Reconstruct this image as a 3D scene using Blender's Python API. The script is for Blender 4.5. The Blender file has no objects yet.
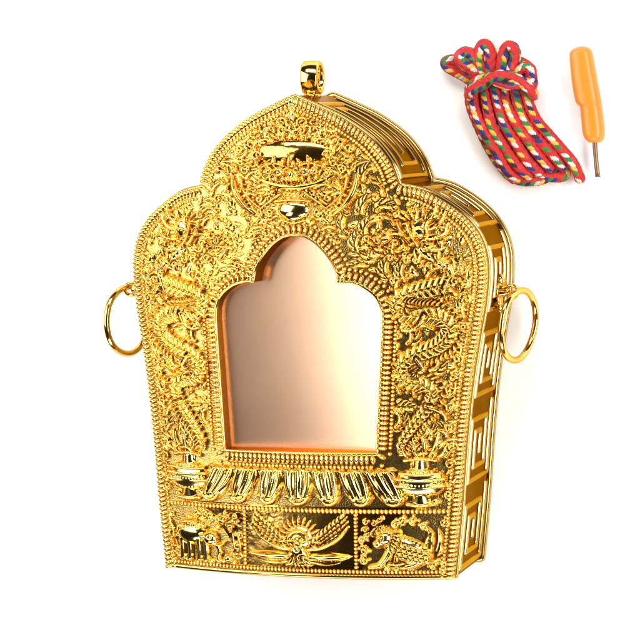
import bpy, math, random
import numpy as np
S = 0.0002                      # metres per working unit (0.2 mm); box about 96 mm tall
R = math.radians
C = bpy.context.scene.collection
rng = random.Random(11)

# ------------------------------------------------------------------ materials
def mat(name, base, rough=.4, metal=0., tint=None, noise=0., nscale=400., bump=0., bscale=900., coat=0., sss=0., rvar=0., bdist=.00006):
    m = bpy.data.materials.new(name); m.use_nodes = True
    nt = m.node_tree; b = nt.nodes['Principled BSDF']
    b.inputs['Base Color'].default_value = (*base, 1)
    b.inputs['Roughness'].default_value = rough
    b.inputs['Metallic'].default_value = metal
    if tint: b.inputs['Specular Tint'].default_value = (*tint, 1)
    if coat: b.inputs['Coat Weight'].default_value = coat; b.inputs['Coat Roughness'].default_value = .15
    if sss:
        b.inputs['Subsurface Weight'].default_value = sss
        b.inputs['Subsurface Radius'].default_value = (.004, .002, .0006)
        b.inputs['Subsurface Scale'].default_value = .6
    tc = nt.nodes.new('ShaderNodeTexCoord')
    def tex(sc, det=4):
        n = nt.nodes.new('ShaderNodeTexNoise'); n.inputs['Scale'].default_value = sc; n.inputs['Detail'].default_value = det
        nt.links.new(tc.outputs['Object'], n.inputs['Vector']); return n
    if noise:
        n = tex(nscale); r = nt.nodes.new('ShaderNodeValToRGB')
        r.color_ramp.elements[0].position = .3; r.color_ramp.elements[1].position = .7
        r.color_ramp.elements[0].color = (*[c*(1-noise) for c in base], 1)
        r.color_ramp.elements[1].color = (*[min(1, c*(1+noise*.5)) for c in base], 1)
        nt.links.new(n.outputs['Fac'], r.inputs['Fac']); nt.links.new(r.outputs['Color'], b.inputs['Base Color'])
    if rvar:
        n = tex(nscale*.6); mp = nt.nodes.new('ShaderNodeMapRange')
        mp.inputs['From Min'].default_value = .3; mp.inputs['From Max'].default_value = .7
        mp.inputs['To Min'].default_value = max(.02, rough-rvar); mp.inputs['To Max'].default_value = rough+rvar
        nt.links.new(n.outputs['Fac'], mp.inputs['Value']); nt.links.new(mp.outputs['Result'], b.inputs['Roughness'])
    if bump:
        n = tex(bscale, 3); bp = nt.nodes.new('ShaderNodeBump')
        bp.inputs['Strength'].default_value = bump; bp.inputs['Distance'].default_value = bdist
        nt.links.new(n.outputs['Fac'], bp.inputs['Height']); nt.links.new(bp.outputs['Normal'], b.inputs['Normal'])
    return m
GOLD = mat('polished_gold', (.95, .66, .215), .15, 1, (.95, .7, .3), noise=.16, nscale=150, rvar=.06, bump=.15, bscale=1500)
GROUND = mat('stippled_gold', (.66, .43, .12), .24, 1, (.7, .45, .15), bump=.7, bscale=4200, bdist=.0001)
SMOOTH = mat('smooth_gold', (.74, .43, .10), .16, 1, (.9, .6, .2), noise=.08, nscale=150, rvar=.06, bump=.35, bscale=330, bdist=.0004)
SIDE = mat('side_gold_dimmed', (.36, .22, .07), .22, 1, (.5, .3, .1), noise=.1, nscale=120, rvar=.06, bump=.12, bscale=900)  # same gold darkened: the wall's dark reflections are put into its colour
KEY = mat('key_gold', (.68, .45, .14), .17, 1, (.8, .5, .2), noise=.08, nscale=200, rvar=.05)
RINGM = mat('ring_gold', (.88, .58, .17), .14, 1, (.9, .6, .2), noise=.06, nscale=200, rvar=.03)
PANEL = mat('satin_panel', (.96, .60, .39), .24, .90, (.9, .6, .4), noise=.05, nscale=60, bump=.03, bscale=2500)
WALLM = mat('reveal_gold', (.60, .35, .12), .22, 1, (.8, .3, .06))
TABLE = mat('white_tabletop', (.95, .95, .95), .7)
ORANGE = mat('amber_plastic', (.66, .24, .018), .34, 0, noise=.10, nscale=60, sss=.35, bump=.05, bscale=500)
STEEL = mat('brown_steel', (.30, .17, .10), .38, .8, noise=.35, nscale=500, bump=.1)
def yarn(n, c): return mat(n, c, .75, 0, noise=.22, nscale=1800, bump=.7, bscale=5200, bdist=.0001)
YARN = [yarn('red_yarn', (.52, .016, .014)), yarn('white_yarn', (.62, .60, .54)), yarn('blue_yarn', (.015, .025, .19)),
        yarn('green_yarn', (.02, .20, .035)), yarn('yellow_yarn', (.66, .42, .05)), yarn('black_yarn', (.03, .015, .02)),
        yarn('pink_yarn', (.56, .04, .04))]

# ------------------------------------------------------------------ mesh helpers
def link(name, me, parent=None, m=None):
    o = bpy.data.objects.new(name, me); C.objects.link(o)
    if parent: o.parent = parent
    for mm in (m if isinstance(m, list) else [m]):
        if mm: me.materials.append(mm)
    return o
def mesh_np(name, V, F, m=None, parent=None, smooth=True, midx=None):
    V = np.asarray(V, np.float32)*S; F = np.asarray(F, np.int32)
    me = bpy.data.meshes.new(name); k = F.shape[1]
    me.vertices.add(len(V)); me.vertices.foreach_set('co', V.ravel())
    me.loops.add(F.size); me.loops.foreach_set('vertex_index', F.ravel())
    me.polygons.add(len(F)); me.polygons.foreach_set('loop_start', np.arange(0, F.size, k, dtype=np.int32))
    me.polygons.foreach_set('loop_total', np.full(len(F), k, np.int32))
    if smooth: me.polygons.foreach_set('use_smooth', np.ones(len(F), bool))
    if midx is not None: me.polygons.foreach_set('material_index', np.asarray(midx, np.int32))
    me.update(calc_edges=True); me.validate()
    return link(name, me, parent, m)
class MB:
    def __init__(s): s.V = []; s.F = []; s.n = 0
    def add(s, V, F):
        V = np.asarray(V, float); s.V.append(V); s.F.append(np.asarray(F, int)+s.n); s.n += len(V)
    def grid(s, P, cu=False, cv=False):
        P = np.asarray(P, float); a, b = P.shape[:2]
        s.add(P.reshape(-1, 3), gridf(a, b, cu, cv))
    def build(s, name, m, parent=None, smooth=True):
        return mesh_np(name, np.concatenate(s.V), np.concatenate(s.F), m, parent, smooth)
def gridf(a, b, cu=False, cv=False):
    i = np.arange(a if cu else a-1); j = np.arange(b if cv else b-1)
    I, J = np.meshgrid(i, j, indexing='ij'); I2 = (I+1) % a; J2 = (J+1) % b
    return np.stack([I*b+J, I2*b+J, I2*b+J2, I*b+J2], -1).reshape(-1, 4)
_u = np.linspace(0, 2*math.pi, 13)[:-1]; _v = np.linspace(0, math.pi, 8)
SPH = np.stack([np.outer(np.sin(_v), np.cos(_u)), np.outer(np.sin(_v), np.sin(_u)), np.outer(np.cos(_v), np.ones(12))], -1)
SPHF = gridf(8, 12, False, True)
def ellipsoid(mb, c, ax, ay, az):
    V = SPH.reshape(-1, 3) @ np.array([ax, ay, az], float) + np.asarray(c, float); mb.add(V, SPHF)
def cr(pts, n=10, closed=False):
    P = np.asarray(pts, float)
    if closed: Q = np.concatenate([P[-1:], P, P[:2]])
    else: Q = np.concatenate([2*P[:1]-P[1:2], P, 2*P[-1:]-P[-2:-1]])
    out = []
    t = np.linspace(0, 1, n, endpoint=False)[:, None]
    for i in range(len(Q)-3):
        a, b, c, d = Q[i:i+4]
        out.append(.5*(2*b+(c-a)*t+(2*a-5*b+4*c-d)*t*t+(3*b-a-3*c+d)*t**3))
    if not closed: out.append(P[-1:])
    return np.concatenate(out)
def resample(P, step, closed=False):
    P = np.asarray(P, float)
    if closed: P = np.concatenate([P, P[:1]])
    d = np.r_[0, np.cumsum(np.linalg.norm(np.diff(P, axis=0), axis=1))]
    n = max(2, int(round(d[-1]/step)))
    t = np.linspace(0, d[-1], n+1)
    Q = np.stack([np.interp(t, d, P[:, k]) for k in range(P.shape[1])], 1)
    return Q[:-1] if closed else Q
def tube(mb, P, r, k=14, closed=False, caps=True):
    P = np.asarray(P, float); n = len(P)
    T = (np.roll(P, -1, 0)-np.roll(P, 1, 0)) if closed else np.gradient(P, axis=0)
    T /= np.linalg.norm(T, axis=1)[:, None]
    rr = np.full(n, float(r)) if np.isscalar(r) else np.asarray(r, float)
    up = np.array([0, 0, 1.]) if abs(T[0][2]) < .9 else np.array([1., 0, 0])
    nrm = np.cross(T[0], up); rows = []
    for i in range(n):
        nrm = nrm-T[i]*(nrm@T[i]); nrm /= np.linalg.norm(nrm); b = np.cross(T[i], nrm)
        a = np.linspace(0, 2*math.pi, k+1)[:-1, None]
        rows.append(P[i]+rr[i]*(np.cos(a)*nrm+np.sin(a)*b))
    mb.grid(np.array(rows), closed, True)
    if not closed and caps:
        for i, sg in ((0, -1), (n-1, 1)):
            ellipsoid(mb, P[i], T[i]*rr[i]*.6, nrm*rr[i]*.99, np.cross(T[i], nrm)*rr[i]*.99)
def empty(name, loc, label, cat, group=None):
    o = bpy.data.objects.new(name, None); o.empty_display_size = .01; C.objects.link(o)
    o.location = [c*S for c in loc]; o['label'] = label; o['category'] = cat
    if group: o['group'] = group
    return o

# ------------------------------------------------------------------ outlines
DOME = 34.
def dz(x): return DOME*(1-(np.asarray(x, float)/175.)**2)
segA = cr([(0, 224), (26, 212.5), (51, 200), (77, 181), (95, 158.5), (104, 135)], 14)
segB = cr([(104, 135), (127, 129.5), (152, 114.5), (171, 97), (182, 77), (186, 53.5), (184, 21), (178, -15), (171, -60), (165, -115), (159, -190), (152.5, -254)], 12)
half = np.concatenate([segA[:-1], segB])
OUT = np.concatenate([half, np.stack([np.linspace(152.5, -152.5, 60)[1:-1], np.full(58, -254.)], 1), (half*[-1, 1])[::-1][:-1]])   # clockwise from the apex
wh = np.concatenate([cr([(0, 86.6), (8, 85.8), (16, 82.4), (25, 75.5), (34, 65), (41, 53), (44, 40)], 10)[:-1],
                     cr([(44, 40), (56, 39.5), (68, 35.5), (80, 26), (85.5, 14), (86.5, 2)], 10)[:-1],
                     np.stack([np.linspace(86.5, 79, 40), np.linspace(2, -129.5, 40)], 1)])
WIN = np.concatenate([wh, np.stack([np.linspace(79, -79, 40)[1:-1], np.full(38, -129.5)], 1), (wh*[-1, 1])[::-1][:-1]])
OUTR = resample(OUT, 1.5, True); WINR = resample(WIN, 1.5, True)
def inpoly(P, x, y):
    c = False; n = len(P); j = n-1
    for i in range(n):
        if (P[i][1] > y) != (P[j][1] > y) and x < (P[j][0]-P[i][0])*(y-P[i][1])/(P[j][1]-P[i][1])+P[i][0]: c = not c
        j = i
    return c
OUTC = resample(OUT, 8, True); WINC = resample(WIN, 6, True)
def dpoly(P, x, y): return math.sqrt(((P-[x, y])**2).sum(1).min())
def normals2(P, closed=True):        # inward-pointing for a clockwise path
    T = np.roll(P, -1, 0)-np.roll(P, 1, 0)
    if not closed: T = np.gradient(P, axis=0)
    T /= np.linalg.norm(T, axis=1)[:, None]
    return np.stack([T[:, 1], -T[:, 0]], 1), T

# ------------------------------------------------------------------ relief painter
def front_map(x, y, h): return np.stack([x, y, dz(x)+h], -1)
RELIEF = .88
class Relief:
    def __init__(s, x0, y0, x1, y1, res=2.5):
        s.x0, s.y0, s.res = x0, y0, res
        s.nx = int((x1-x0)*res)+1; s.ny = int((y1-y0)*res)+1
        s.X = x0+np.arange(s.nx)/res; s.Y = y0+np.arange(s.ny)/res
        s.h = np.full((s.nx, s.ny), -2.); s.m = 1; s.gate = None
    def stamp(s, x, y, r, H, base=0., ax=1., ang=0., p=1.05):
        x = x*s.m; ang = ang if s.m > 0 else math.pi-ang
        q = 1.35*r*max(1, ax)
        i0 = max(0, int((x-q-s.x0)*s.res)); i1 = min(s.nx, int((x+q-s.x0)*s.res)+2)
        j0 = max(0, int((y-q-s.y0)*s.res)); j1 = min(s.ny, int((y+q-s.y0)*s.res)+2)
        if i0 >= i1 or j0 >= j1: return
        dx = s.X[i0:i1, None]-x; dy = s.Y[None, j0:j1]-y
        if ax != 1.:
            c, sn = math.cos(ang), math.sin(ang); u = (dx*c+dy*sn)/ax; v = -dx*sn+dy*c; d = (u*u+v*v)/(r*r)
        else: d = (dx*dx+dy*dy)/(r*r)
        val = np.where(d < 1, H*np.clip(1-d, 0, 1)**p+base, base-(d-1)*H*1.2-.01)
        w = s.h[i0:i1, j0:j1]; np.maximum(w, np.maximum(val, -2), out=w)
    def cut(s, x, y, r, lev):                                  # a gutter round the next piece, so that pieces overlap crisply
        x = x*s.m
        i0 = max(0, int((x-r-s.x0)*s.res)); i1 = min(s.nx, int((x+r-s.x0)*s.res)+2)
        j0 = max(0, int((y-r-s.y0)*s.res)); j1 = min(s.ny, int((y+r-s.y0)*s.res)+2)
        if i0 >= i1 or j0 >= j1: return
        d = ((s.X[i0:i1, None]-x)**2+(s.Y[None, j0:j1]-y)**2)/(r*r)
        w = s.h[i0:i1, j0:j1]; np.minimum(w, np.where(d < 1, lev, 99.), out=w)
    def stroke(s, pts, w0, w1, H0, H1=None, base=0., n=8, prof=None, carve=True):
        P = cr(pts, n) if len(pts) > 2 else np.asarray(pts, float)
        P = resample(P, max(.3, .2*max(.8, min(w0, w1))))
        H1 = H0 if H1 is None else H1; N = len(P)-1
        if carve:
            for i, (x, y) in enumerate(P):
                t = i/N; k = prof(t) if prof else 1; s.cut(x, y, max(.5, (w0+(w1-w0)*t)*k)+.9, base-.3)
        for i, (x, y) in enumerate(P):
            t = i/N; k = prof(t) if prof else 1
            s.stamp(x, y, max(.5, (w0+(w1-w0)*t)*k), (H0+(H1-H0)*t)*max(.35, k), base)
    def leaf(s, x, y, a, L, w, H, bend=0., base=0.):
        P = [(x+L*t*math.cos(a+bend*t), y+L*t*math.sin(a+bend*t)) for t in (0, .33, .66, 1)]
        s.stroke(P, w, w, H, H, base, 6, lambda t: math.sin(math.pi*min(1, .12+.86*t))**.8)
    def curl(s, x, y, r, a, turns, sg, w, H, base=0., r1=.25):
        N = 14; P = []
        for i in range(N+1):
            t = i/N; rr = r*(1-(1-r1)*t); th = a+sg*turns*2*math.pi*t; P.append((x+rr*math.cos(th), y+rr*math.sin(th)))
        s.stroke(P, w, w*.85, H, H, base, 3); s.stamp(P[-1][0], P[-1][1], w*1.25, H*1.15, base)
    def dome(s, x, y, a, b, H, ang=0., base=0., p=.75): s.stamp(x, y, b, H, base, a/b, ang, p)
    def build(s, name, m, parent, fmap=front_map, thr=-.35):
        if fmap is front_map: s.h = np.where(s.h > 0, s.h*RELIEF, s.h)
        hq = np.maximum(np.maximum(s.h[:-1, :-1], s.h[1:, :-1]), np.maximum(s.h[:-1, 1:], s.h[1:, 1:]))
        keep = (hq > thr).ravel()
        X, Y = np.meshgrid(s.X, s.Y, indexing='ij')
        V = fmap(X.ravel(), Y.ravel(), s.h.ravel())
        I, J = np.meshgrid(np.arange(s.nx-1), np.arange(s.ny-1), indexing='ij'); b = s.ny
        F = np.stack([I*b+J, (I+1)*b+J, (I+1)*b+J+1, I*b+J+1], -1).reshape(-1, 4)[keep]
        used, inv = np.unique(F, return_inverse=True)
        return mesh_np(name, V[used], inv.reshape(-1, 4), m, parent)
# ================================================================== the golden amulet box
box = empty('amulet_box', (0, 0, -110), 'ornate golden amulet box with arched window, dragon reliefs and ring handles', 'amulet box')
def put(o): return o
# parts are modelled in working units about (0,0,0); the Empty sits at the base, so parts are moved back by the same amount
def fix(o, d=(0, 0, 110)):
    o.location = [c*S for c in d]; return o
_link = link
def link(name, me, parent=None, m=None):
    o = _link(name, me, parent, m)
    if parent is box: fix(o)
    return o

# ---- shell: side wall, back, rims
nO, tO = normals2(OUTR)
def wallrow(off, z): 
    P = OUTR-nO*off
    return np.column_stack([P, np.full(len(P), z) if np.isscalar(z) else z])
ztop = dz(OUTR[:, 0])
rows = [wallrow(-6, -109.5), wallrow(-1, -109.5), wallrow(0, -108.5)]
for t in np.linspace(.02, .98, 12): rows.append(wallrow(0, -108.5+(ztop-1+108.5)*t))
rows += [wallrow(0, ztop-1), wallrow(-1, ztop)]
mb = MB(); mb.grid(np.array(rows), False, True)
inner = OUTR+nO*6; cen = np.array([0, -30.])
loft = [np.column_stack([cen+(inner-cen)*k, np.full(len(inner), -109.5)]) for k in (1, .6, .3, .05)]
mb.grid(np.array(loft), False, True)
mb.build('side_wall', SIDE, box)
def railing(off, zf, r, name, m):
    P = OUTR-nO*off; z = zf(OUTR[:, 0]) if callable(zf) else np.full(len(P), zf)
    b = MB(); tube(b, np.column_stack([P, z]), r, 10, True); return b.build(name, m, box)
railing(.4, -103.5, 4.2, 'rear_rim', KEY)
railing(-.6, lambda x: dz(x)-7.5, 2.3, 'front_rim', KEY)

# ---- greek key band on the sides
def key_band(seg, length_guess, flip=1):
    P = resample(seg, 1.0); T = np.gradient(P, axis=0); T /= np.linalg.norm(T, axis=1)[:, None]
    N = np.stack([T[:, 1], -T[:, 0]], 1)*(-1)      # outward for a clockwise path
    L = len(P)-1
    def fmap(s, z, h):
        si = np.clip(s, 0, L); k = np.arange(L+1)
        px = np.interp(si, k, P[:, 0]); py = np.interp(si, k, P[:, 1]); nx = np.interp(si, k, N[:, 0]); ny = np.interp(si, k, N[:, 1])
        top = dz(px)-11
        zz = -97+z/100.*(top+97)
        return np.stack([px+nx*h, py+ny*h, zz], -1)
    r = Relief(0, 0, L, 100, 1.25)
    n = max(1, round(L/length_guess)); per = L/n
    X, Y = np.meshgrid(r.X, r.Y, indexing='ij'); h = np.full(X.shape, -1.2)
    def bar(x0, y0, x1, y1, w=8.):
        x0, x1 = min(x0, x1)-w/2, max(x0, x1)+w/2; y0, y1 = min(y0, y1)-w/2, max(y0, y1)+w/2
        d = np.minimum(np.minimum(X-x0, x1-X), np.minimum(Y-y0, y1-Y))
        np.maximum(h, np.clip(d*1.6-.6, -1.2, 2.0), out=h)
    for i in range(n):
        a = i*per; g = 6; p = per-2*g
        pts = [(0, 6), (p, 6), (p, 94), (13, 94), (13, 26), (p-13, 26), (p-13, 74), (26, 74), (26, 50), (p-27, 50)]
        for (u0, v0), (u1, v1) in zip(pts, pts[1:]):
            if flip < 0: u0, u1 = p-u0, p-u1
            bar(a+g+u0, v0, a+g+u1, v1, 6.5)
    r.h = h
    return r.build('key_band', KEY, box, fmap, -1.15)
for sg in (1, -1):
    a = segA[2:-1]*[sg, 1]; b = segB[1:]*[sg, 1]
    if sg < 0: a = a[::-1]; b = b[::-1]
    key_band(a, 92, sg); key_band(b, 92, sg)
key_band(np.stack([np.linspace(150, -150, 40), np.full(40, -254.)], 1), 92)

# ---- front plate: lofted between the outline and the window
ang = np.linspace(0, 2*math.pi, 1441)[:-1]; ce = np.array([0, -30.])
def polar(P):
    d = P-ce; th = np.unwrap(np.arctan2(d[:, 0], d[:, 1])); r = np.hypot(d[:, 0], d[:, 1])
    th = np.r_[th[-1]-2*math.pi, th, th[0]+2*math.pi]; r = np.r_[r[-1], r, r[0]]
    return np.interp(ang, th, r)
ro, ri = polar(resample(OUT, .5, True))-.4, polar(resample(WIN, .5, True))
rows = []
for t in np.linspace(0, 1, 60):
    rr = ri+(ro-ri)*t; x = ce[0]+rr*np.sin(ang); y = ce[1]+rr*np.cos(ang); rows.append(np.column_stack([x, y, dz(x)]))
rows = np.array(rows)
mb = MB(); mb.grid(rows[::-1], False, True)
mb.build('front_plate', GROUND, box)
# window reveal and the satin panel behind it
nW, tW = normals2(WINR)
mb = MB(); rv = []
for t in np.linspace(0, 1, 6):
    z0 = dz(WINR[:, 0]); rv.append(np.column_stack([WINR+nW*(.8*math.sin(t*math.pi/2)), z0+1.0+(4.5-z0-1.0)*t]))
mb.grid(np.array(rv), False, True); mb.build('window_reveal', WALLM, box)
pan = []
for x in np.linspace(-98, 98, 50):
    pan.append([(x, y, 6.0+5.5*(x/90)**2+.6*(y/110)**2) for y in np.linspace(-142, 98, 60)])
mb = MB(); mb.grid(np.array(pan)); mb.build('backing_panel', PANEL, box)

# ---- borders
def beads(P2, inset, step, a_across, a_along, a_h, lift, name, m, slant=0., closed=True, parent=box):
    P = resample(P2, step, closed); n, t = normals2(P, closed); b = MB(); P = P+n*inset
    for p, nn, tt in zip(P, n, t):
        ac = math.cos(slant)*nn+math.sin(slant)*tt; al = math.cos(slant)*tt-math.sin(slant)*nn
        k = 1+rng.uniform(-.05, .05)
        ellipsoid(b, (p[0], p[1], float(dz(p[0]))+lift), (*(ac*a_across*k), 0), (*(al*a_along*k), 0), (0, 0, a_h*k))
    return b.build(name, m, parent)
OPEN = np.concatenate([(half*[-1, 1])[::-1][:-1], half])
beads(OPEN, 4.8, 4.6, 5.2, 2.3, 4.0, .3, 'ridged_border', GOLD, .22, False)
beads(OPEN, 11.8, 3.7, 1.9, 1.8, 2.6, .4, 'beaded_border', GOLD, 0., False)
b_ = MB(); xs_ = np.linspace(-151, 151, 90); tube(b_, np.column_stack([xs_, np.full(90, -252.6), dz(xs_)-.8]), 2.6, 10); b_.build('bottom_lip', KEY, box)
beads(WIN, -5.6, 5.0, 5.8, 2.45, 5.2, .4, 'ridged_border', GOLD)
beads(WIN, -13.4, 4.0, 2.2, 2.0, 3.4, .4, 'beaded_border', GOLD)
P = WINR-nW*.6; b = MB(); tube(b, np.column_stack([P, dz(P[:, 0])+.8]), 1.5, 8, True); b.build('window_lip', GOLD, box)
def rail(x0, y0, x1, y1, name='beaded_rail', st=4.2, w=2.6):
    beads(np.array([(x0, y0), ((x0+x1)/2, (y0+y1)/2), (x1, y1)]), 0, st, w, w*.8, 3.6, .5, name, GOLD, .25, False)
rail(-147, -187, 147, -187); rail(-143, -247.4, 143, -247.4, st=3.8, w=2.3)
for x in (-58, 58): rail(x, -190.5, x, -243, 'beaded_divider', 3.7, 2.3)
# plain lower register, a little proud of the ground
xs = np.linspace(-152, 152, 80); ys = np.linspace(-250, -183, 20)
mb = MB(); mb.grid(np.array([[(x*(1+(y+183)*.00062*-.0+0) if False else x*(149.5+(-183-y)*-.085)/152, y, float(dz(x))+.5) for y in ys] for x in xs])); mb.build('lower_panel', SMOOTH, box)

# ---- lotus petals under the window
for i in range(-3, 4):
    x = i*29.0 if i else 0; tilt = i*.10
    r = Relief(x-28, -186, x+28, -142); wd = 16.0 if i == 0 else 13.6
    top = (x-tilt*20, -150); bot = (x+tilt*30, -178)
    dx, dy = (bot[0]-top[0])/28, -1
    cx_, ax_ = (top[0]+bot[0])/2, math.atan2(-28, bot[0]-top[0])
    r.dome(cx_, -163, 19.5, wd*.94, 8.5, ax_, 0, .5)
    for sgn in (-1, 0, 1):                                         # broad straight lobes, open at the top
        o = sgn*.62*wd; r.stroke([(top[0]+o*1.12, top[1]+2), (cx_+o*1.06, -162), (bot[0]+o*.70, bot[1]+5)], wd*.36, wd*.36, 8.5 if sgn else 9.5, carve=False)
    for sgn in (-1, 1):                                            # chased grooves between the lobes of the petal
        for o, lev in ((.34, 4.6), (1.0, 3.0)):
            o *= sgn*wd
            for t in np.linspace(0, 1, 60):
                yy = top[1]+2-24*t; xx = top[0]+(bot[0]-top[0])*t+o*(.85+.25*math.sin(math.pi*t)-.12*t); r.cut(xx, yy, 1.0, lev)
    r.stroke([(bot[0]-wd*.72, bot[1]+5), (bot[0]-wd*.42, bot[1]), (bot[0], bot[1]-2), (bot[0]+wd*.42, bot[1]), (bot[0]+wd*.72, bot[1]+5)], 3.2, 3.2, 8.5, carve=False)
    r.dome(bot[0], bot[1]+3.5, 8.5, 4.6, 9)
    r.build('lotus_petal', GOLD, box)

# ---- vases with flaming jewels, dragons, left and right
DR = [(156, 37), (131, 31), (108, 24), (103, 15), (118, 10), (142, 7), (153, -4), (150, -16), (138, -26), (118, -34), (106, -44), (110, -55), (126, -59), (136, -69), (130, -86), (117, -103), (107, -118), (104, -128)]
DRP = resample(cr(DR, 12), 3.0)
for m in (1, -1):
    r = Relief(*((82, -186, 168, -124) if m > 0 else (-168, -186, -82, -124))); r.m = m
    r.stroke([(122, -166), (122, -177)], 7, 9, 6, 5, carve=False); r.stroke([(109, -179.5), (122, -181), (135, -179.5)], 3, 3, 6.5, carve=False)
    r.stroke([(122, -148), (122, -138)], 8, 7, 6, 6, carve=False); r.stroke([(107, -136), (122, -134), (137, -136)], 2.8, 2.8, 7.5, carve=False)
    r.dome(122, -158, 25, 15.5, 10.5, 0, 0, .6)
    for yy, hw, bb in ((-150, 19, 7.4), (-155.5, 22, 8.6), (-162.5, 22, 7.6)): r.stroke([(122-hw, yy+1.5), (122, yy), (122+hw, yy+1.5)], 1.5, 1.5, 2.4, base=bb, carve=False)
    for k in range(11): r.stamp(104+k*3.6, -159-1.2*math.sin(math.pi*k/10), 1.9, 2.6, 8.3)
    for k in range(8): r.stamp(109+k*3.7, -167-1.5*math.sin(math.pi*k/7), 1.8, 2.6, 5.2)
    for k in range(7): r.stamp(111+k*3.7, -146.5, 1.8, 3, 6)
    v = r.build('treasure_vase', GOLD, box)
    # leafy sprays round the vase
    r = Relief(*((82, -186, 168, -84) if m > 0 else (-168, -186, -82, -84))); r.m = m
    for (x, y, a, L, w, bend) in [(124, -133, 1.2, 28, 3.6, .5), (130, -132, .75, 27, 3.4, .5), (117, -132, 1.9, 24, 3.2, -.5), (138, -133, .25, 20, 3.2, .8), (110, -134, 2.4, 18, 2.8, -.6), (140, -124, 1.0, 22, 3, -.6), (146, -150, .5, 14, 2.8, .9), (146, -160, -.3, 12, 2.6, 1), (142, -172, .3, 14, 2.8, .9), (98, -146, 2.6, 12, 2.6, .9), (97, -172, 2.4, 10, 2.6, .8), (132, -116, 1.4, 22, 3, .7), (146, -112, 1.7, 20, 2.8, -.8)]:
        r.leaf(x, y, a, L, w, 5.5, bend)
    for (x, y, rr, sg) in [(150, -140, 5.5, 1), (148, -170, 5, -1), (152, -123, 5, 1), (97, -158, 4.5, -1), (150, -104, 5, -1), (99, -178, 4, 1), (136, -178, 3.6, 1)]: r.curl(x, y, rr, 0, 1.2, sg, 1.8, 4.8)
    r.build('leaf_spray', GOLD, box)
    # the dragon
    r = Relief(*((88, -136, 172, 118) if m > 0 else (-172, -136, -88, 118))); r.m = m
    P = resample(cr(DR, 12), 1.0); T = np.gradient(P, axis=0); T /= np.linalg.norm(T, axis=1)[:, None]; Nn = np.stack([-T[:, 1], T[:, 0]], 1)
    n = len(P)
    wdt = lambda t: 9.4*(1-t**3*.6)
    for i in range(0, n, 1):
        t = i/n; k_ = min(1, .35+i/22); r.stamp(*P[i], wdt(t)*k_, 10.5*k_, 0, p=.55)
    for i in range(n-3, 2, -6):
        t = i/n; w = wdt(t)
        for sg in (-1, 1):
            q0 = P[i]+T[i]*1.5; q1 = P[i]+Nn[i]*w*.55*sg-T[i]*1.2; q2 = P[i]+Nn[i]*w*1.05*sg-T[i]*4.5
            r.stroke([q0, q1, q2], 2.9, 2.3, 4.6, 3.8, 7.2*(1-.3*t), 4)
    for i in range(4, n, 4):                                   # spines along the back
        t = i/n; w = wdt(t); q = P[i]+Nn[i]*w*.85; a = math.atan2(*(Nn[i]*.9+T[i]*.7)[::-1]); r.leaf(q[0], q[1], a, 8.0, 2.3, 8.0)
        q = P[i]-Nn[i]*w*.95; r.stamp(q[0], q[1], 2.1, 5, 0)
    for (x, y, pts) in [(0, 0, [(128, 7), (122, -4), (112, -8), (104, -6)]), (0, 0, [(146, 30), (152, 44), (160, 50)]), (0, 0, [(120, -36), (126, -46), (120, -50)]), (0, 0, [(128, -82), (142, -88), (148, -98)])]:   # legs and claws
        r.stroke(pts, 3.6, 2.6, 6.5); ex, ey = pts[-1]
        for a in (-.9, -.2, .5, 1.2): r.leaf(ex, ey, math.atan2(pts[-1][1]-pts[-2][1], pts[-1][0]-pts[-2][0])+a, 6.5, 1.5, 5.5)
    d = r.build('dragon_body', GOLD, box)
    r = Relief(*((92, 22, 174, 118) if m > 0 else (-174, 22, -92, 118))); r.m = m
    r.stroke([(154, 38), (150, 52), (138, 62), (126, 72)], 6.5, 7.5, 7)
    for k in range(10):
        t = k/9; x = 154-26*t*t; y = 38+33*t
        for o in (-.8, 0, .8): r.stamp(x+o*4.6, y+o*3.2+(k % 2), 2.3, 3, 6.0-2.4*o*o)
    r.dome(123, 93, 9.5, 10.5, 6.0, .3, 0, .6); r.stroke([(118, 97), (123, 101), (129, 97)], 1.8, 1.4, 3, base=4, carve=False); r.stroke([(117, 91), (124, 93), (130, 90)], 1.8, 1.4, 3, base=4.5, carve=False); r.dome(112, 82, 9, 6, 9, -1.0); r.stroke([(116, 77), (109, 86), (103, 98)], 3.4, 2.4, 9); r.stroke([(122, 76), (116, 86), (112, 98)], 2.6, 1.8, 9.5)
    r.stroke([(110, 74), (104, 70), (99, 73), (99, 79)], 3, 2, 8); r.stamp(118, 86, 3, 4, 8.5); r.stamp(107, 88, 2.6, 3, 8.5); r.stroke([(106, 66), (112, 62), (120, 64)], 2.4, 1.8, 7)
    for k in range(8): r.leaf(131-.4*k, 102-3.9*k, .72-.2*k, 27-1.5*abs(k-3)+3*(k % 2), 3.2, 7.5, (.75 if k % 2 else -.6))
    for k in range(5): r.leaf(126-4*k, 103-.6*k, 1.1+.3*k, 13, 2.4, 7, .4)
    for k in range(5): r.curl(110+5.5*k, 66-2.4*k, 3.6, k*1.3, 1.0, 1, 1.8, 6.5)
    r.curl(157, 40, 4.5, 0, 1.1, 1, 2.2, 8); r.curl(148, 47, 3.6, 2, 1.1, -1, 2, 9)
    r.build('dragon_head', GOLD, box)
    # ruyi clouds along the outer edge
    r = Relief(*((140, -120, 176, 70) if m > 0 else (-176, -120, -140, 70))); r.m = m
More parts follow.
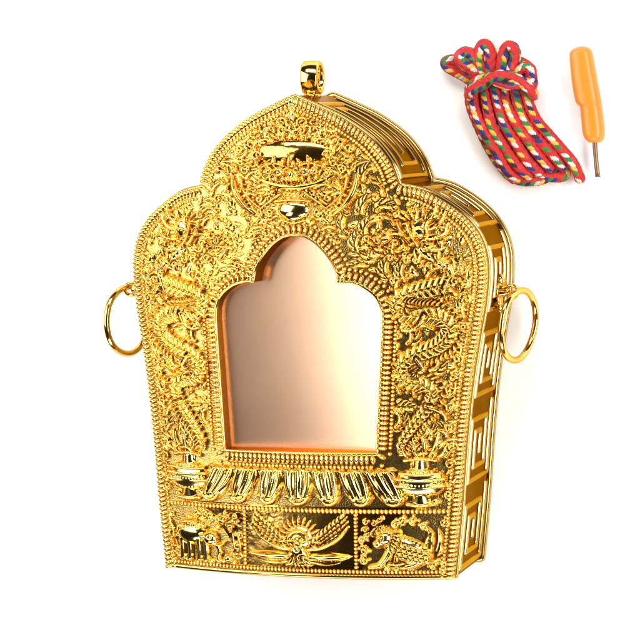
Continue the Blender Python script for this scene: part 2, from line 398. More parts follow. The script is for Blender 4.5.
    for (x, y, rr, sg) in [(164, 52, 5, 1), (166, 22, 5.5, -1), (161, 10, 5, 1), (163, -20, 5.2, -1), (158, -36, 5.5, 1), (157, -52, 4.6, -1), (152, -67, 5.5, 1), (152, -84, 5, -1), (163, -4, 4.6, 1), (166, 38, 4.6, -1)]:
        r.curl(x, y, rr, rng.uniform(0, 6), 1.25, sg, 2.0, 5)
        for a in (.4, 1.6, 2.8, 4.0): r.stamp(x+rr*1.15*math.cos(a), y+rr*1.15*math.sin(a), 2.4, 3.6)
    r.build('cloud_scroll', GOLD, box)

# ---- guardian face at the crest
r = Relief(-70, 96, 70, 214)
r.dome(0, 152, 36, 18, 4.0)
for m in (1, -1):
    r.m = m
    r.dome(13, 149, 7.5, 5.5, 5.5, .1, 3.5, .7); r.dome(27, 149, 8, 6.5, 5.5, .3, 2, .7)                    # cheek swellings
    r.stroke([(4, 152), (12, 156.5), (23, 157), (35, 152)], 2.4, 1.8, 5.5, base=4)
    for k in range(6): r.leaf(5+k*5.4, 146.5-.25*k+.5*(k % 2), 1.9-.3*k, 7.5, 1.9, 4.2, .5, 5.2-.35*k)
    for k in range(6): r.leaf(4+k*6.2, 138.5+.22*k*k, 1.5-.22*k, 8, 2.2, 5, .5, 2)
    r.curl(24, 150, 4.0, 1, 1.2, 1, 1.5, 4, 6); r.curl(35, 147, 4.2, 2, 1.2, -1, 1.7, 5, 2)
    for k in range(8): r.stamp(2.6+k*4.8, 130.3+.17*k*k, 2.2, 5)                                            # row of beads under the band
    r.curl(42, 158, 5.5, .5, 1.2, 1, 2.2, 6.5); r.curl(50, 151, 5, 2.5, 1.2, -1, 2.1, 6); r.curl(55, 161, 4.6, 4, 1.2, 1, 2, 6)
    r.leaf(36, 165, .9, 17, 3.2, 6, .5); r.leaf(44, 169, .4, 14, 2.8, 5.5, .6); r.leaf(50, 143, .2, 13, 2.6, 5.5, .6)
    for k in range(9): r.stamp(45+4*math.sin(k*.5), 139-k*3.4, 2.7, 6)                                      # braided side lock
    for k in range(8): r.stamp(38.5+4*math.sin(k*.5), 134-k*3.3, 2.2, 5)
    for k in range(6): r.leaf(4+k*5.2, 127+.5*k, -1.45+.2*k, 11, 2.5, 5, .5)                                # beard locks
    for k in range(7): r.leaf(20*math.cos(-.9+k*.37), 113+14*math.sin(-.9+k*.37), -.9+k*.36, 11, 2.6, 5.5, .5)
    r.stroke([(14, 127), (23, 121), (34, 113)], 2.2, 1.7, 6)
    r.curl(25, 109, 4.4, 0, 1.2, -1, 1.9, 5.5); r.curl(31, 101, 3.8, 2, 1.2, 1, 1.7, 5)
r.m = 1
r.dome(0, 147, 5, 6.5, 8.5, 0, 4.5); r.stamp(-5, 142, 3.2, 5, 6); r.stamp(5, 142, 3.2, 5, 6); r.stamp(0, 141.5, 3.4, 6, 6.5)               # nose
face = r.build('guardian_face', GOLD, box)
sm = Relief(-52, 136, 52, 194)
sm.dome(0, 167.5, 40, 15, 9.5, 0, 0, .65)
fix(sm.build('forehead', SMOOTH, face), (0, 0, 0))
fl = Relief(-50, 140, 50, 192)
for m in (1, -1):
    fl.m = m
    for k in range(5): fl.leaf(3.5+k*7, 156-.9*k, 1.8-.27*k+.25*(k % 2), 14.5-1.3*k-4*(k % 2), 3.0, 7.5, .45, 6)
    fl.curl(37, 165, 5, 3, 1.1, -1, 2.2, 6.5, 3); fl.leaf(32, 174, .5, 13, 3, 7, .6); fl.leaf(22, 179, .9, 10, 2.8, 7, .6); fl.leaf(9, 181, 1.2, 10, 2.8, 7, .6)
fix(fl.build('flaming_brow', GOLD, face), (0, 0, 0))
sm = Relief(-56, 124, 56, 164); sm.stroke([(-47, 151), (-38, 143.5), (-22, 137), (0, 134), (22, 137), (38, 143.5), (47, 151)], 5.2, 5.2, 6.5, prof=lambda t: max(.2, math.sin(math.pi*t)**.5)); fix(sm.build('moustache', SMOOTH, face), (0, 0, 0))
for m in (1, -1):
    r = Relief(m*13-9, 140, m*13+9, 160); r.dome(m*14, 149.5, 6.8, 5.2, 6, 0, 6.5, .6); r.cut(m*13.4, 149, 2.9, 10.0); r.stamp(m*13.4, 149, 2.0, 3.4, 10.2); r.build('eye', GOLD, face)
r = Relief(-26, 94, 26, 126); r.dome(0, 112, 17, 10.5, 8.5, 0, 0, .6); r.dome(0, 107, 11, 8, 8.5, 0, 0, .6); r.stroke([(-18, 120), (0, 121.5), (18, 120)], 2.2, 2.2, 8); r.stroke([(-11, 101), (0, 98.5), (11, 101)], 1.8, 1.8, 6); r.build('chin_bowl', GOLD, face)
for m in (1, -1):
    r = Relief(*((18, 96, 74, 146) if m > 0 else (-74, 96, -18, 146))); r.m = m
    r.stroke([(65, 146), (62, 131), (53, 117), (40, 106)], 6.0, 5.0, 9, carve=False, prof=lambda t: .35+.65*math.sin(math.pi*min(1, .1+.85*t))); r.stroke([(55, 143), (52.5, 132), (45, 122), (35, 114)], 2.6, 1.8, 6.5)
    r.build('crescent_arm', SMOOTH, box)
r = Relief(-66, 160, 66, 216)
r.leaf(0, 196, math.pi/2, 15, 4.2, 7)
for m in (1, -1):
    r.m = m
    r.curl(11, 197, 6, 3.6, 1.3, -1, 2.1, 5.5); r.curl(25, 189, 6.8, 2.6, 1.35, 1, 2.1, 5.5); r.leaf(4, 190, .3, 12, 2.4, 5, .4); r.leaf(34, 190, -.5, 13, 2.4, 5, .5)
    r.curl(43, 178, 6.2, 1.5, 1.3, 1, 2.1, 5.5); r.curl(57, 172, 5, .5, 1.2, -1, 1.9, 5); r.leaf(14, 182, .1, 12, 2.4, 5, .5); r.leaf(28, 178, -.2, 10, 2.3, 5, .6)
r.m = 1
for k in range(-2, 3): r.stamp(k*4.5, 184-abs(k)*1.2, 2.4, 6)
r.build('crest_scroll', GOLD, box)

# ---- filigree of leaves and curls filling the rest of the plate
def ok(x, y):
    if y < -138: return False
    if abs(x) < 36 and 100 < y < 182: return False
    if not inpoly(OUTC, x, y) or inpoly(WINC, x, y): return False
    if abs(x) > 86 and dpoly(DRP*[1 if x > 0 else -1, 1], x, y) < 12.5: return False
    return dpoly(OUTC, x, y) > 16 and dpoly(WINC, x, y) > 16
def flow(x, y): return math.atan2(y+40, x)+1.15+.9*math.sin(x*.045+1)*math.cos(y*.05)
def filigree(x0, y0, x1, y1, seed, mirror=False):
    q = random.Random(seed)
    r = Relief(-x1-18 if mirror else x0-18, y0-18, -x0+18 if mirror else x1+18, y1+18); r.m = -1 if mirror else 1
    def scatter(dmin, tries):
        pts = []
        for _ in range(tries):
            x, y = q.uniform(x0, x1), q.uniform(y0, y1)
            if any((x-a)**2+(y-c)**2 < dmin*dmin for a, c in pts) or not ok(x, y): continue
            pts.append((x, y)); yield x, y
    for x, y in scatter(7.6, 4000):                                # small under-leaves, berries and curls
        k = q.random(); H = q.uniform(2.6, 4.2); a = q.uniform(0, 6.283)
        if k < .25: r.stamp(x, y, 2.2, H)
        elif k < .45: r.curl(x, y, 3.2, a, 1.0, q.choice((-1, 1)), 1.4, H)
        else: r.leaf(x, y, a, q.uniform(8, 11), q.uniform(2.7, 3.6), H, q.uniform(-.8, .8))
    for x, y in scatter(14.5, 2500):                               # acanthus sprigs over them
        a = flow(x, y)+q.uniform(-.7, .7); bend = q.choice((-1, 1))*q.uniform(.6, 1.3); L = q.uniform(15, 21); sg = 1 if bend > 0 else -1; H = q.uniform(5.0, 6.8)
        for j in range(4):
            t = .05+.2*j; px = x+L*t*math.cos(a+bend*t); py = y+L*t*math.sin(a+bend*t); aa = a+bend*t*1.6
            r.leaf(px, py, aa-sg*(.95-.1*j), 13.5-1.3*j, 4.0-.25*j, H-1, sg*.8)
            if j < 3: r.leaf(px, py, aa+sg*(.8-.1*j), 11.5-j, 3.6, H-1, -sg*.8)
        r.stroke([(x+L*t*math.cos(a+bend*t), y+L*t*math.sin(a+bend*t)) for t in (0, .3, .6, .85)], 2.9, 2.1, H)
        ex, ey = x+L*.95*math.cos(a+bend*.95), y+L*.95*math.sin(a+bend*.95)
        if q.random() < .6: r.curl(ex, ey, 3.8, a+bend-sg*1.2, .95, sg, 1.8, H)
        else:
            for j in range(5): r.stamp(ex+2.8*math.cos(j*1.2566), ey+2.8*math.sin(j*1.2566), 2.0, H)
            r.stamp(ex, ey, 1.7, 2, H*.7)
    r.m = 1                                                        # keep the borders and the dragons clear
    for off in (0, -13, -24):
        for p in OUTR-nO*0+nO*off: r.cut(p[0], p[1], 13.5, -2.)
    for off in (0, 12):
        for p in WINR+nW*off: r.cut(p[0], p[1], 15.0, -2.)
    for p in DRP:
        for m_ in (1, -1): r.cut(p[0]*m_, p[1], 10.5, .5)
    return r.build('leaf_filigree', GOLD, box)
for mm in (False, True):
    filigree(88, -136, 172, 38, 4, mm); filigree(36, 38, 172, 180, 6, mm); filigree(0, 97, 36, 212, 9, mm)
# lotus sprays above the window shoulders
for m in (1, -1):
    r = Relief(*((58, 58, 104, 112) if m > 0 else (-104, 58, -58, 112))); r.m = m
    for k in range(7): r.leaf(80, 74, .25+k*.44, 17+2*math.sin(k), 3.6, 8.0, .25*(k-3)*.5)
    for k in range(5): r.leaf(80, 76, .7+k*.43, 10, 3.0, 10)
    for k in range(4): r.leaf(80, 73, -2.6+k*.7, 12, 3, 6.5, .5)
    r.build('lotus_spray', GOLD, box)

# ---- bottom register: winged bird, elephant, lion, flames
r = Relief(-30, -246, 30, -188)
for k in range(15):
    a = -.35+k*(math.pi+.7)/14; r.leaf(14*math.cos(a), -217+14*math.sin(a), a, 10, 2.1, 6)
r.dome(0, -214, 14, 12, 7, 0, 0, .5)
for q_, w in ((9.5, 2), (5.5, 1.7)): r.stroke([(q_*math.cos(a), -217+q_*math.sin(a)) for a in np.linspace(.1, math.pi-.1, 8)], w, w, 3, base=6.4)
r.dome(0, -229, 12, 10, 10, math.pi/2, 0, .6); r.stamp(0, -219.5, 4.6, 5, 6.5); r.leaf(0, -221, -math.pi/2, 6, 2, 4, 0, 8)
for m in (1, -1):
    r.m = m; r.stamp(5.5, -226, 2.8, 4, 5); r.stamp(8, -231, 2.6, 4, 4); r.stamp(3, -234, 2.6, 4, 5); r.stroke([(4, -234), (7, -240), (13, -242)], 2.6, 1.8, 6)
r.m = 1
bird = r.build('winged_bird', GOLD, box)
for m in (1, -1):
    r = Relief(*((4, -246, 60, -186) if m > 0 else (-60, -246, -4, -186))); r.m = m
    for j in range(4):
        for k in range(9):
            t = k/8; x = 13+t*32-j*1.0; y = -229+t*20+j*4.6*(.4+.6*t); r.leaf(x, y, 1.25-.35*t, 10, 2.5, 8.5-j*1.0)
    r.stroke([(10, -226), (24, -224), (40, -215), (50, -203)], 3.4, 2, 6)
    fix(r.build('wing', GOLD, bird), (0, 0, 0))
    r = Relief(*((4, -250, 60, -222) if m > 0 else (-60, -250, -4, -222))); r.m = m
    r.leaf(9, -237.5, -.2, 38, 4.2, 6.5, .25); r.leaf(9, -233, -.1, 45, 5.4, 8.5, .12)
    fix(r.build('tail_feather', GOLD, bird), (0, 0, 0))
r = Relief(-24, -248, 24, -228)
for k in range(9): a = -math.pi/2+(k-4)*.3; r.leaf(0, -231, a, 14+1.2*abs(k-4), 2.6, 7, 0)
fix(r.build('fan_tail', GOLD, bird), (0, 0, 0))
for m in (1, -1):                                                  # clouds behind the animals
    q = random.Random(21); r = Relief(*((60, -246, 150, -188) if m > 0 else (-150, -246, -60, -188))); r.m = m
    for (x, y, rr) in [(104, -197, 4.6), (114, -196, 4.2), (97, -200, 3.8), (66, -226, 4.4), (66, -236, 4), (64, -216, 4), (133, -240, 4.2), (142, -240, 4), (143, -198, 4), (124, -201, 3.4), (88, -244, 3), (112, -244, 3), (98, -244, 3)]:
        r.curl(x, y, rr, q.uniform(0, 6), 1.15, q.choice((-1, 1)), 1.7, 3.8)
        for k in range(3): a = q.uniform(0, 6.28); r.stamp(x+rr*1.3*math.cos(a), y+rr*1.3*math.sin(a), 2.0, 3)
    r.build('cloud_scroll', GOLD, box)
# lion on the right
r = Relief(58, -250, 150, -188)
q = random.Random(5)
for k in range(16): 
    a = q.uniform(0, 6.28); rr = q.uniform(3, 13); r.curl(77+rr*math.cos(a), -203+.75*rr*math.sin(a), 3.2, a, 1.1, q.choice((-1, 1)), 1.5, 6.5)
r.dome(108, -225, 26, 13, 10, -.35, 0, .6); r.dome(88, -213, 11, 9.5, 13, .2, 0, .6); r.dome(81, -219, 7, 5.5, 11); r.stamp(78.5, -217.5, 2, 2.4, 10); r.stamp(85, -210, 2, 2.4, 12); r.dome(92, -205.5, 3.6, 2.6, 11)
r.dome(122, -230, 11, 9.5, 10, 0, 0, .6)
r.stroke([(94, -222), (88, -233), (82, -240)], 6.2, 4, 9, 7, carve=False); r.stroke([(82, -241), (72, -242.5)], 4, 3.2, 7, carve=False); r.stroke([(124, -234), (114, -240), (103, -242.5)], 6, 3.8, 8.5, 6.5, carve=False)
for i in range(6):
    for k in range(3): r.leaf(98+i*5.2+k, -218-i*1.6-k*5.0, -.55, 6.5, 2.0, 3.2, .3, 8.0-.8*k)
r.cut(85.5, -212, 2.4, 11.5); r.stamp(85.5, -212, 1.6, 2.5, 11.8)
for k in range(6): r.leaf(95+1.5*math.sin(k), -206-k*3, .1-.2*k, 8, 2.4, 6, -.4, 5)
for k in range(9): r.stamp(94+k*3.6, -206-k*1.9, 2.2, 7+q.uniform(-1, 1), 0); r.stamp(96+k*3.6, -210-k*1.9, 1.7, 6.5, 1)
r.stroke([(97, -231), (97, -236)], 2.2, 3.4, 6, 5); r.stroke([(90, -239), (97, -240), (104, -239)], 2, 2, 5)
lion = r.build('reclining_lion', GOLD, box)
r = Relief(116, -244, 150, -188)
for (x, y, a, L, w, b) in [(131, -226, 1.25, 27, 3.6, .55), (136, -226, .9, 22, 3.4, .6), (128, -226, 1.9, 17, 3, -.5), (137, -231, .5, 13, 3, .9), (126, -230, 2.4, 10, 2.6, -.6), (132, -236, -.1, 11, 2.6, .5)]: r.leaf(x, y, a, L, w, 7, b)
for k in range(5): r.stamp(124+k*4.2, -238-.6*(k % 2), 2.3, 5)
r.build('flame', GOLD, box)
# elephant on the left
r = Relief(-150, -250, -58, -188)
r.dome(-119, -215, 20, 13.5, 11, .1, 0, .6); r.dome(-97, -220, 10.5, 9, 13, 0, 0, .6); r.stroke([(-91, -224), (-86, -232), (-88, -240), (-82, -243)], 5, 2.6, 9, 6, carve=False); r.dome(-104, -218, 5, 7.5, 13.5, 1.3)
for x in (-131, -122, -111, -103): r.stroke([(x, -222), (x+1, -232), (x+.5, -242)], 5.2, 4.4, 8, 7, carve=False); r.stamp(x, -242, 5, 7)
r.stroke([(-127, -205), (-120, -203.5), (-112, -205.5)], 2, 2, 3, base=9.5, carve=False)
for i in range(5):
    for k in range(4): r.stamp(-128+i*4.2, -208.5-k*3.6, 1.7, 2.6, 8.6-.9*k)
r.cut(-95, -218, 2.2, 10.5); r.stamp(-95, -218, 1.5, 2.5, 10.8); r.stroke([(-92, -225), (-84, -226), (-79, -223)], 1.8, 1.0, 6, base=4, carve=False)
for k in range(7): r.stamp(-129+k*4.3, -211+3*math.sin(k*.5), 1.9, 3.5, 7)
r.stroke([(-133, -214), (-138, -222), (-136, -230)], 2, 1.4, 6)
for (x, y, rr) in [(-134, -241, 4.5), (-125, -243, 3.6), (-95, -243, 4), (-78, -240, 6), (-70, -243, 4), (-88, -208, 4), (-135, -232, 3.2), (-112, -243, 3)]: r.stamp(x, y, rr, 6.5)
for k in range(17):
    a = q.uniform(0, 6.28); rr = q.uniform(2, 12); r.curl(-78+1.25*rr*math.cos(a), -203+.75*rr*math.sin(a), 3.1, a, 1.1, q.choice((-1, 1)), 1.5, 6.2)
r.stroke([(-66, -214), (-63, -226), (-65, -238)], 2, 1.4, 5); r.stroke([(-71, -215), (-70, -226), (-73, -234)], 2, 1.4, 5)
r.build('elephant', GOLD, box)
r = Relief(-152, -246, -126, -188)
for (x, y, a, L, w, b) in [(-141, -222, 1.65, 24, 3, .2), (-144, -224, 2.0, 14, 2.6, -.4), (-137, -222, 1.1, 16, 2.8, .4), (-141, -228, 2.3, 8, 2.4, 0)]: r.leaf(x, y, a, L, w, 6.5, b)
for k in range(4): r.stamp(-143+k*3.8, -231, 2.4, 5.5)
r.build('flame', GOLD, box)

# ---- hanging loop on top, ring lugs and rings on both sides
def band(c, ro_, ri_, hw, axis, up, name, m, parent):
    axis = np.array(axis, float)/np.linalg.norm(axis); up = np.array(up, float); up -= axis*(up@axis); up /= np.linalg.norm(up); sd = np.cross(axis, up)
    prof = [(ri_, -hw+1.2), (ri_+1, -hw), (ro_-1.6, -hw), (ro_-.3, -hw+1.6), (ro_, 0), (ro_-.3, hw-1.6), (ro_-1.6, hw), (ri_+1, hw), (ri_, hw-1.2), (ri_-.2, 0)]
    A = np.linspace(0, 2*math.pi, 73)[:-1]; b = MB()
    b.grid(np.array([[np.array(c)+rr*(math.cos(a)*up+math.sin(a)*sd)+axis*zz for rr, zz in prof] for a in A]), True, True)
    return b.build(name, m, parent)
band((-4, 242, -46), 17.5, 12.2, 9.0, (1, 0, -.05), (0, 1, 0), 'hanging_loop', RINGM, box)
mb = MB(); ellipsoid(mb, (-4, 224, -46), (9, 0, 0), (0, 5, 0), (0, 0, 13)); mb.build('loop_foot', RINGM, box)
for m in (1, -1):
    mb = MB()
    ellipsoid(mb, (m*186, 23, -52), (3.2, 0, 0), (m*-1.5, 15, 0), (0, 0, 9)); ellipsoid(mb, (m*188, 37, -52), (4, 0, 0), (0, 7, 0), (0, 0, 6))
    ellipsoid(mb, (m*188, 9, -52), (3.4, 0, 0), (0, 6, 0), (0, 0, 6)); ex_ = 0 if m > 0 else 9; tube(mb, [(m*184, 25, -50), (m*(191+ex_*.6), 26, -50), (m*(195+ex_), 26.5, -50)], [6.4, 5, 5.4], 14)
    lug = mb.build('ring_lug', RINGM, box)
    fix(band((m*(199+ex_), 26, -51), 8.2, 4.6, 3.6, (.35, .05, 1), (0, 1, 0), 'lug_eye', RINGM, lug), (0, 0, 0))
    a = R(74) if m > 0 else R(68)
    hx = np.array([math.cos(a), 0, -math.sin(a)]) if m > 0 else np.array([.30, 0, -.95])
    hx /= np.linalg.norm(hx); vy = np.array([.10 if m > 0 else .02, 1, .04]); vy -= hx*(vy@hx); vy /= np.linalg.norm(vy)
    c = np.array([205., -8, -54]) if m > 0 else np.array([-213., -7, -54])
    th = np.linspace(0, 2*math.pi, 97)[:-1]; mb = MB()
    tube(mb, np.array([c+(35.5+.5*math.cos(2*t+1)+.25*math.cos(5*t))*(math.cos(t)*hx+math.sin(t)*vy)+.4*math.sin(2*t)*np.cross(hx, vy) for t in th]), 3.3, 14, True)
    mb.build('ring_handle', RINGM, box)
# ================================================================== the braided cord
ROPES = {
 'A': (0, [(149.9, 235.4), (148.6, 213.1), (157.8, 186.7), (172.1, 159.1), (188.5, 139.7), (211.3, 135.5), (226.8, 143.4), (218.7, 163.7), (203.4, 188.1), (190.2, 212.5), (183.2, 232.7)]),
 'B': (0, [(159.3, 237.2), (163.2, 210.9), (175.4, 182.4), (190.8, 159.9), (208.2, 144.6), (228.8, 137.4), (244.2, 142.3), (234.1, 163.5), (217.8, 181.8), (205.7, 208.2), (199.7, 232.4)]),
 'T1': (0, [(160.3, 227.1), (141.6, 240.6), (126.0, 250.1), (122.9, 255.2), (132.4, 257.0), (145.8, 244.6), (164.5, 231.1)]),
 'T7': (0, [(164.5, 231.1), (167.8, 249.2), (174.1, 257.1), (180.2, 250.9), (180.0, 230.8)]),
 'T2': (1, [(160.5, 233.1), (150.3, 247.4), (140.0, 259.7), (146.3, 264.6), (156.6, 257.3), (166.8, 239.0)]),
 'T3': (1, [(163.6, 233.0), (158.6, 255.3), (160.9, 269.3), (166.1, 273.2), (170.1, 264.0), (169.9, 238.9)]),
 'T4': (1, [(181.2, 234.7), (183.5, 254.7), (188.7, 269.6), (192.9, 270.5), (195.9, 260.4), (190.5, 236.5)]),
 'T5': (1, [(191.5, 232.5), (199.8, 246.3), (209.1, 249.2), (212.1, 238.1), (209.9, 220.1)]),
 'T6': (0, [(170.7, 233.0), (173.0, 251.1), (181.3, 256.9), (199.9, 254.5), (209.0, 244.3), (209.9, 226.2)]),
 'W1': (2, [(147.1, 219.2), (154.4, 226.1), (166.9, 233.9), (178.3, 240.6), (189.6, 241.4), (201.9, 236.2), (213.0, 226.0), (216.0, 218.0)]),
 'W2': (2, [(148.2, 227.2), (157.6, 235.0), (171.1, 238.8), (184.4, 234.5), (197.7, 230.3), (210.0, 232.0), (216.1, 233.9)]),
 'C0': (1, [(152.2, 233.2), (153.0, 213.1), (161.1, 188.7), (174.3, 164.3), (188.6, 144.0), (198.9, 135.8)]),
 'C1': (1, [(162.8, 233.8), (164.0, 214.1), (171.9, 190.6), (185.3, 167.6), (199.6, 148.3), (210.0, 138.6)]),
 'C2': (1, [(173.4, 234.4), (175.0, 215.1), (182.7, 192.4), (196.3, 170.9), (210.6, 152.7), (221.1, 141.3)]),
 'C3': (1, [(183.9, 235.0), (186.0, 216.1), (193.4, 194.3), (207.2, 174.2), (221.5, 157.0), (232.2, 144.0)]),
 'C4': (1, [(194.4, 235.6), (196.9, 217.1), (204.1, 196.1), (218.1, 177.5), (232.3, 161.3), (243.3, 146.7)]),
 'F': (1, [(204.9, 236.2), (207.8, 218.2), (214.8, 198.0), (229.0, 180.8), (243.2, 165.6), (252.3, 152.5), (262.3, 131.4)]),
 'H0': (0, [(146.7, 233.2), (147.4, 212.8), (155.6, 188.1), (168.8, 163.2), (183.2, 142.4), (193.4, 134.7)]),
 'H1': (0, [(155.2, 233.7), (156.3, 213.6), (164.3, 189.6), (177.7, 165.8), (192.0, 145.9), (202.4, 136.9)]),
 'H2': (0, [(165.8, 234.3), (167.3, 214.7), (175.1, 191.5), (188.7, 169.2), (203.0, 150.3), (213.6, 139.7)]),
 'H3': (0, [(176.4, 234.9), (178.3, 215.7), (185.9, 193.3), (199.7, 172.5), (214.0, 154.6), (224.7, 142.4)]),
 'H4': (0, [(187.0, 235.5), (189.3, 216.7), (196.7, 195.2), (210.6, 175.8), (224.9, 159.0), (235.8, 145.2)]),
 'H5': (0, [(197.5, 236.1), (200.3, 217.7), (207.4, 197.1), (221.6, 179.0), (235.8, 163.3), (246.9, 147.9)]),
}
cord = empty('braided_cord', (190, 190, -110), 'bundled red braided cord with white, blue, green and yellow flecks, beside the orange screwdriver', 'cord')
ZT = -110.
FL = [1, 2, 3, 4, 1, 5, 4, 2, 1, 3, 4, 1, 2, 4, 3, 5]
def rope(name, pts, r=6.0, seed=0):
    q = random.Random(seed)
    pts = [(x+q.uniform(-1.7, 1.7), y+q.uniform(-1.2, 1.2), z+q.uniform(-1.2, 2.2)) for x, y, z in pts]
    P = resample(cr(pts, 14), 1.15); n = len(P)
    for _ in range(6): P[1:-1] = .25*P[:-2]+.5*P[1:-1]+.25*P[2:]
    T = np.gradient(P, axis=0); T /= np.linalg.norm(T, axis=1)[:, None]
    K = 48; NC = 10; ds = 7.6; th = np.arange(K)/K
    s = np.arange(n)*1.15; ph = q.uniform(-.03, .03)+q.choice((-.07, -.02, .03, .07)); off = q.randint(0, 15)
    rows = np.zeros((n, K, 3)); up = np.array([0, 0, 1.])
    Sg, Tg = np.meshgrid(s/ds, th*NC/2, indexing='ij')
    p, g = Sg+Tg, Sg-Tg
    fp, fg = p-np.floor(p)-.5, g-np.floor(g)-.5
    bump = np.clip((1-(2*fp)**4)*(1-(2*fg)**4), 0, 1)**.6
    for sh, o2 in ((0., 0), (.30, 51), (.62, 97)):               # raised fleck yarns
        dd = ((np.meshgrid(s, th, indexing='ij')[1]-ph-sh-.0007*s[:, None]+.5) % 1)-.5
        uu = (s[:, None]+24*dd)/5.0+.6*np.sin(s[:, None]*.05)+o2
        bump = np.where(np.abs(dd) < .09, np.abs(np.sin(math.pi*uu))**.6*np.sqrt(np.clip(1-(dd/.09)**2*.7, 0, 1))*1.25, bump)
    for i in range(n):
        b = np.cross(T[i], up); b /= np.linalg.norm(b); u = np.cross(b, T[i])
        e = min(i, n-1-i)*1.15; cap = math.sqrt(max(.02, 1-(1-min(1, e/5.))**2))
        a = 2*math.pi*th
        rr = r*cap*(.86+.16*bump[i])
        rows[i] = P[i]+(rr*np.cos(a))[:, None]*u+(rr*np.sin(a))[:, None]*b
    # yarn colours: a line of flecks along the top, red and pink elsewhere
    Sc, Tc = np.meshgrid(s[:-1]+.57, th+.5/K, indexing='ij')
    ip, ig = np.floor(Sc/ds+Tc*NC/2).astype(int), np.floor(Sc/ds-Tc*NC/2).astype(int)
    hsh = (ip*7+ig*13+seed*5) % 11
    idx = np.where(hsh == 0, 6, 0)
    tab = np.array([q.choice((1, 1, 2, 2, 3, 3, 4, 4, 5, 0)) for _ in range(400)])
    for k in range(1, 400):
        if tab[k] == tab[k-1]: tab[k] = 1+tab[k] % 4
    for sh, o2 in ((0., 0), (.30, 51), (.62, 97)):
        dd = ((Tc-ph-sh-.0007*Sc+.5) % 1)-.5; u = (Sc+24*dd)/5.0+2*np.sin(Sc*.05)*.3+o2
        wd = .088*(.74+.26*np.abs(np.sin(math.pi*u)))
        idx = np.where(np.abs(dd) < wd, tab[np.floor(u).astype(int) % 400], idx)
    V = rows.reshape(-1, 3); F = gridf(n, K, False, True)
    V = np.concatenate([V, P[:1], P[-1:]])
    o = mesh_np(name, V-np.array([190, 190, -110.]), F, YARN, cord, True, idx.ravel())
    return o
for i, (k, (lev, pts)) in enumerate(ROPES.items()):
    n = len(pts); z = []
    for j in range(n):
        t = j/(n-1); zz = ZT+6.2+lev*9.6
        if k[0] == 'T': zz += 5*math.sin(math.pi*t)
        if k[0] == 'W': zz = ZT+7+26*math.sin(math.pi*min(1, max(0, .06+.88*t)))**.6+(3 if k == 'W1' else 0)
        if k[0] in 'CF' and t > .82: zz -= 9.0*((t-.82)/.18)
        z.append(zz)
    nm = 'cord_wrap' if k[0] == 'W' else ('cord_loop' if k[0] == 'T' else ('cord_end' if k == 'F' else 'cord_strand'))
    rope(nm, [(x, y, zz) for (x, y), zz in zip(pts, z)], 6.1 if k[0] == 'T' else 5.6, i+1)

# ================================================================== the small screwdriver
drv = empty('small_screwdriver', (266, 205, -110), 'small screwdriver with an orange plastic handle and thin brown shaft', 'screwdriver')
O3 = np.array([266, 205, -110.])
H = [(259.0, 268.6, 266.1, 268.4), (255.0, 267.2, 269.7, 266.8), (250.9, 264.3, 272.2, 263.8), (249.7, 259.3, 273.5, 258.8), (250.8, 245.4, 275.9, 244.8), (252.4, 230.4, 278.6, 229.9), (255.1, 215.4, 281.2, 214.9), (257.2, 211.3, 281.8, 210.9), (260.0, 208.3, 282.2, 207.9), (261.1, 197.3, 283.6, 196.9), (262.2, 185.3, 284.8, 185.0), (263.5, 179.3, 284.5, 179.0), (266.1, 175.2, 283.0, 175.0), (269.6, 172.7, 280.2, 172.6)]
H = cr(H, 6); rows = []; mb = MB()
zc = ZT+11.5
for i, (lx, ly, rx, ry) in enumerate(H):
    y = (ly+ry)/2; c = np.array([(lx+rx)/2, y, zc]); hw = (rx-lx)/2
    k = min(1, max(0, (y-206)/6)); th_ = min(hw, 10.8)
    ex = .72*(1-k)*1.35+.5*k if True else 1
    row = []
    for a in np.linspace(0, 2*math.pi, 41)[:-1]:
        ca, sa = math.cos(a), math.sin(a); e = .9
        row.append(c+np.array([hw*math.copysign(abs(ca)**e, ca), 0, th_*math.copysign(abs(sa)**e, sa)]))
    rows.append(row)
rows = [[np.mean(rows[0], 0)+np.array([0, .3, 0])]*40]+rows+[[np.mean(rows[-1], 0)-np.array([0, .4, 0])]*40]
mb.grid(np.array(rows)-O3, False, True); mb.build('handle', ORANGE, drv)
mb = MB(); tube(mb, np.array([(274.6, 175, zc), (275.2, 165, zc), (276.4, 150, zc), (277.2, 143, zc)])-O3, 2.5, 16)
sh = mb.build('shaft', STEEL, drv)
tp = []
for t in np.linspace(0, 1, 6):
    c = np.array([277.2+.5*t, 143-5*t, zc])-O3; w = 2.5+.3*t; h = 2.5*(1-.75*t)
    tp.append([c+np.array([w*math.cos(a), 0, h*math.sin(a)]) for a in np.linspace(0, 2*math.pi, 17)[:-1]])
tp.append([np.mean(tp[-1], 0)]*16)
mb = MB(); mb.grid(np.array(tp), False, True); mb.build('blade_tip', STEEL, sh)

# ================================================================== the surface
mb = MB(); g = np.linspace(-1, 1, 21)*6000
mb.grid(np.array([[(x, y, -110.) for y in g] for x in g])); tb = mb.build('tabletop', TABLE, None, False); tb['kind'] = 'structure'

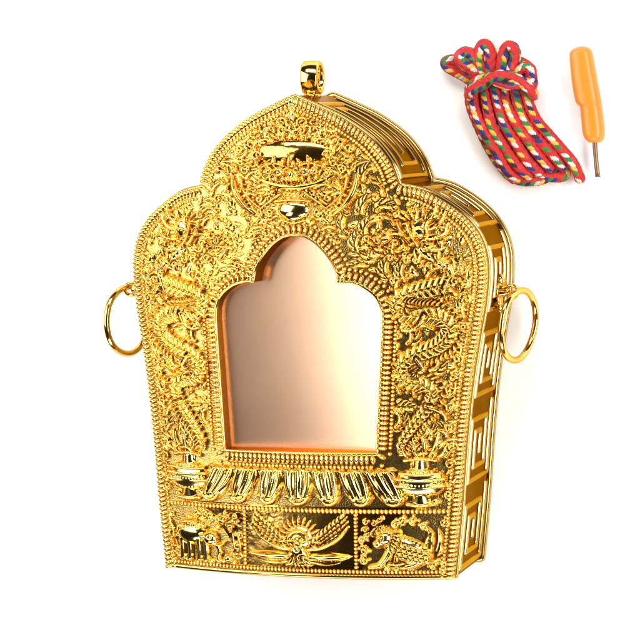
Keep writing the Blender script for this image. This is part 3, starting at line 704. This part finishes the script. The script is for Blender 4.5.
# ================================================================== lamps, world, camera
def lamp(name, loc, tgt, w, h, L, col=(1, 1, 1)):
    l = bpy.data.lights.new(name, 'AREA'); l.shape = 'RECTANGLE'; l.size = w*S; l.size_y = h*S
    l.energy = L*math.pi*w*h*S*S; l.color = col
    o = bpy.data.objects.new(name, l); C.objects.link(o); o.location = [c*S for c in loc]
    from mathutils import Vector
    d = Vector(tgt)-Vector(loc); o.rotation_euler = d.to_track_quat('-Z', 'Y').to_euler(); return o
WORLD = .02
lamp('lamp_left', (-900, 300, 950), (0, 0, 0), 1250, 1300, 4.3)
lamp('lamp_right', (1200, 0, 720), (100, 0, -50), 1100, 420, 12)
lamp('lamp_top', (150, 1150, 800), (0, 0, 0), 1500, 380, 9)
lamp('lamp_bottom', (100, -1200, 600), (0, 0, 0), 1500, 340, 8.5)
w = bpy.data.worlds.new('World'); bpy.context.scene.world = w; w.use_nodes = True
bg = w.node_tree.nodes['Background']; bg.inputs['Color'].default_value = (1, .8, .55, 1); bg.inputs['Strength'].default_value = WORLD
sc = bpy.context.scene
cd = bpy.data.cameras.new('camera'); cam = bpy.data.objects.new('camera', cd); C.objects.link(cam); sc.camera = cam
yaw, pit, roll, D = R(17.3), R(4.74), R(-.88), 2400
from mathutils import Vector, Matrix
f = -Vector((math.sin(yaw)*math.cos(pit), math.sin(pit), math.cos(yaw)*math.cos(pit)))
rt = f.cross(Vector((0, 1, 0))).normalized(); up = rt.cross(f)
r2 = math.cos(roll)*rt+math.sin(roll)*up; u2 = -math.sin(roll)*rt+math.cos(roll)*up
pos = (Vector((14.5, 0, 0))-f*D)*S
cam.matrix_world = Matrix(((r2.x, u2.x, -f.x, pos.x), (r2.y, u2.y, -f.y, pos.y), (r2.z, u2.z, -f.z, pos.z), (0, 0, 0, 1)))
cd.sensor_width = 36; cd.sensor_fit = 'HORIZONTAL'; cd.lens = 18/(320./D); cd.clip_start = .01; cd.clip_end = 20
vs = sc.view_settings; vs.view_transform = 'Standard'; vs.look = 'None'; vs.exposure = 0; vs.gamma = 1
sc.cycles.max_bounces = 8; sc.cycles.sample_clamp_indirect = 6
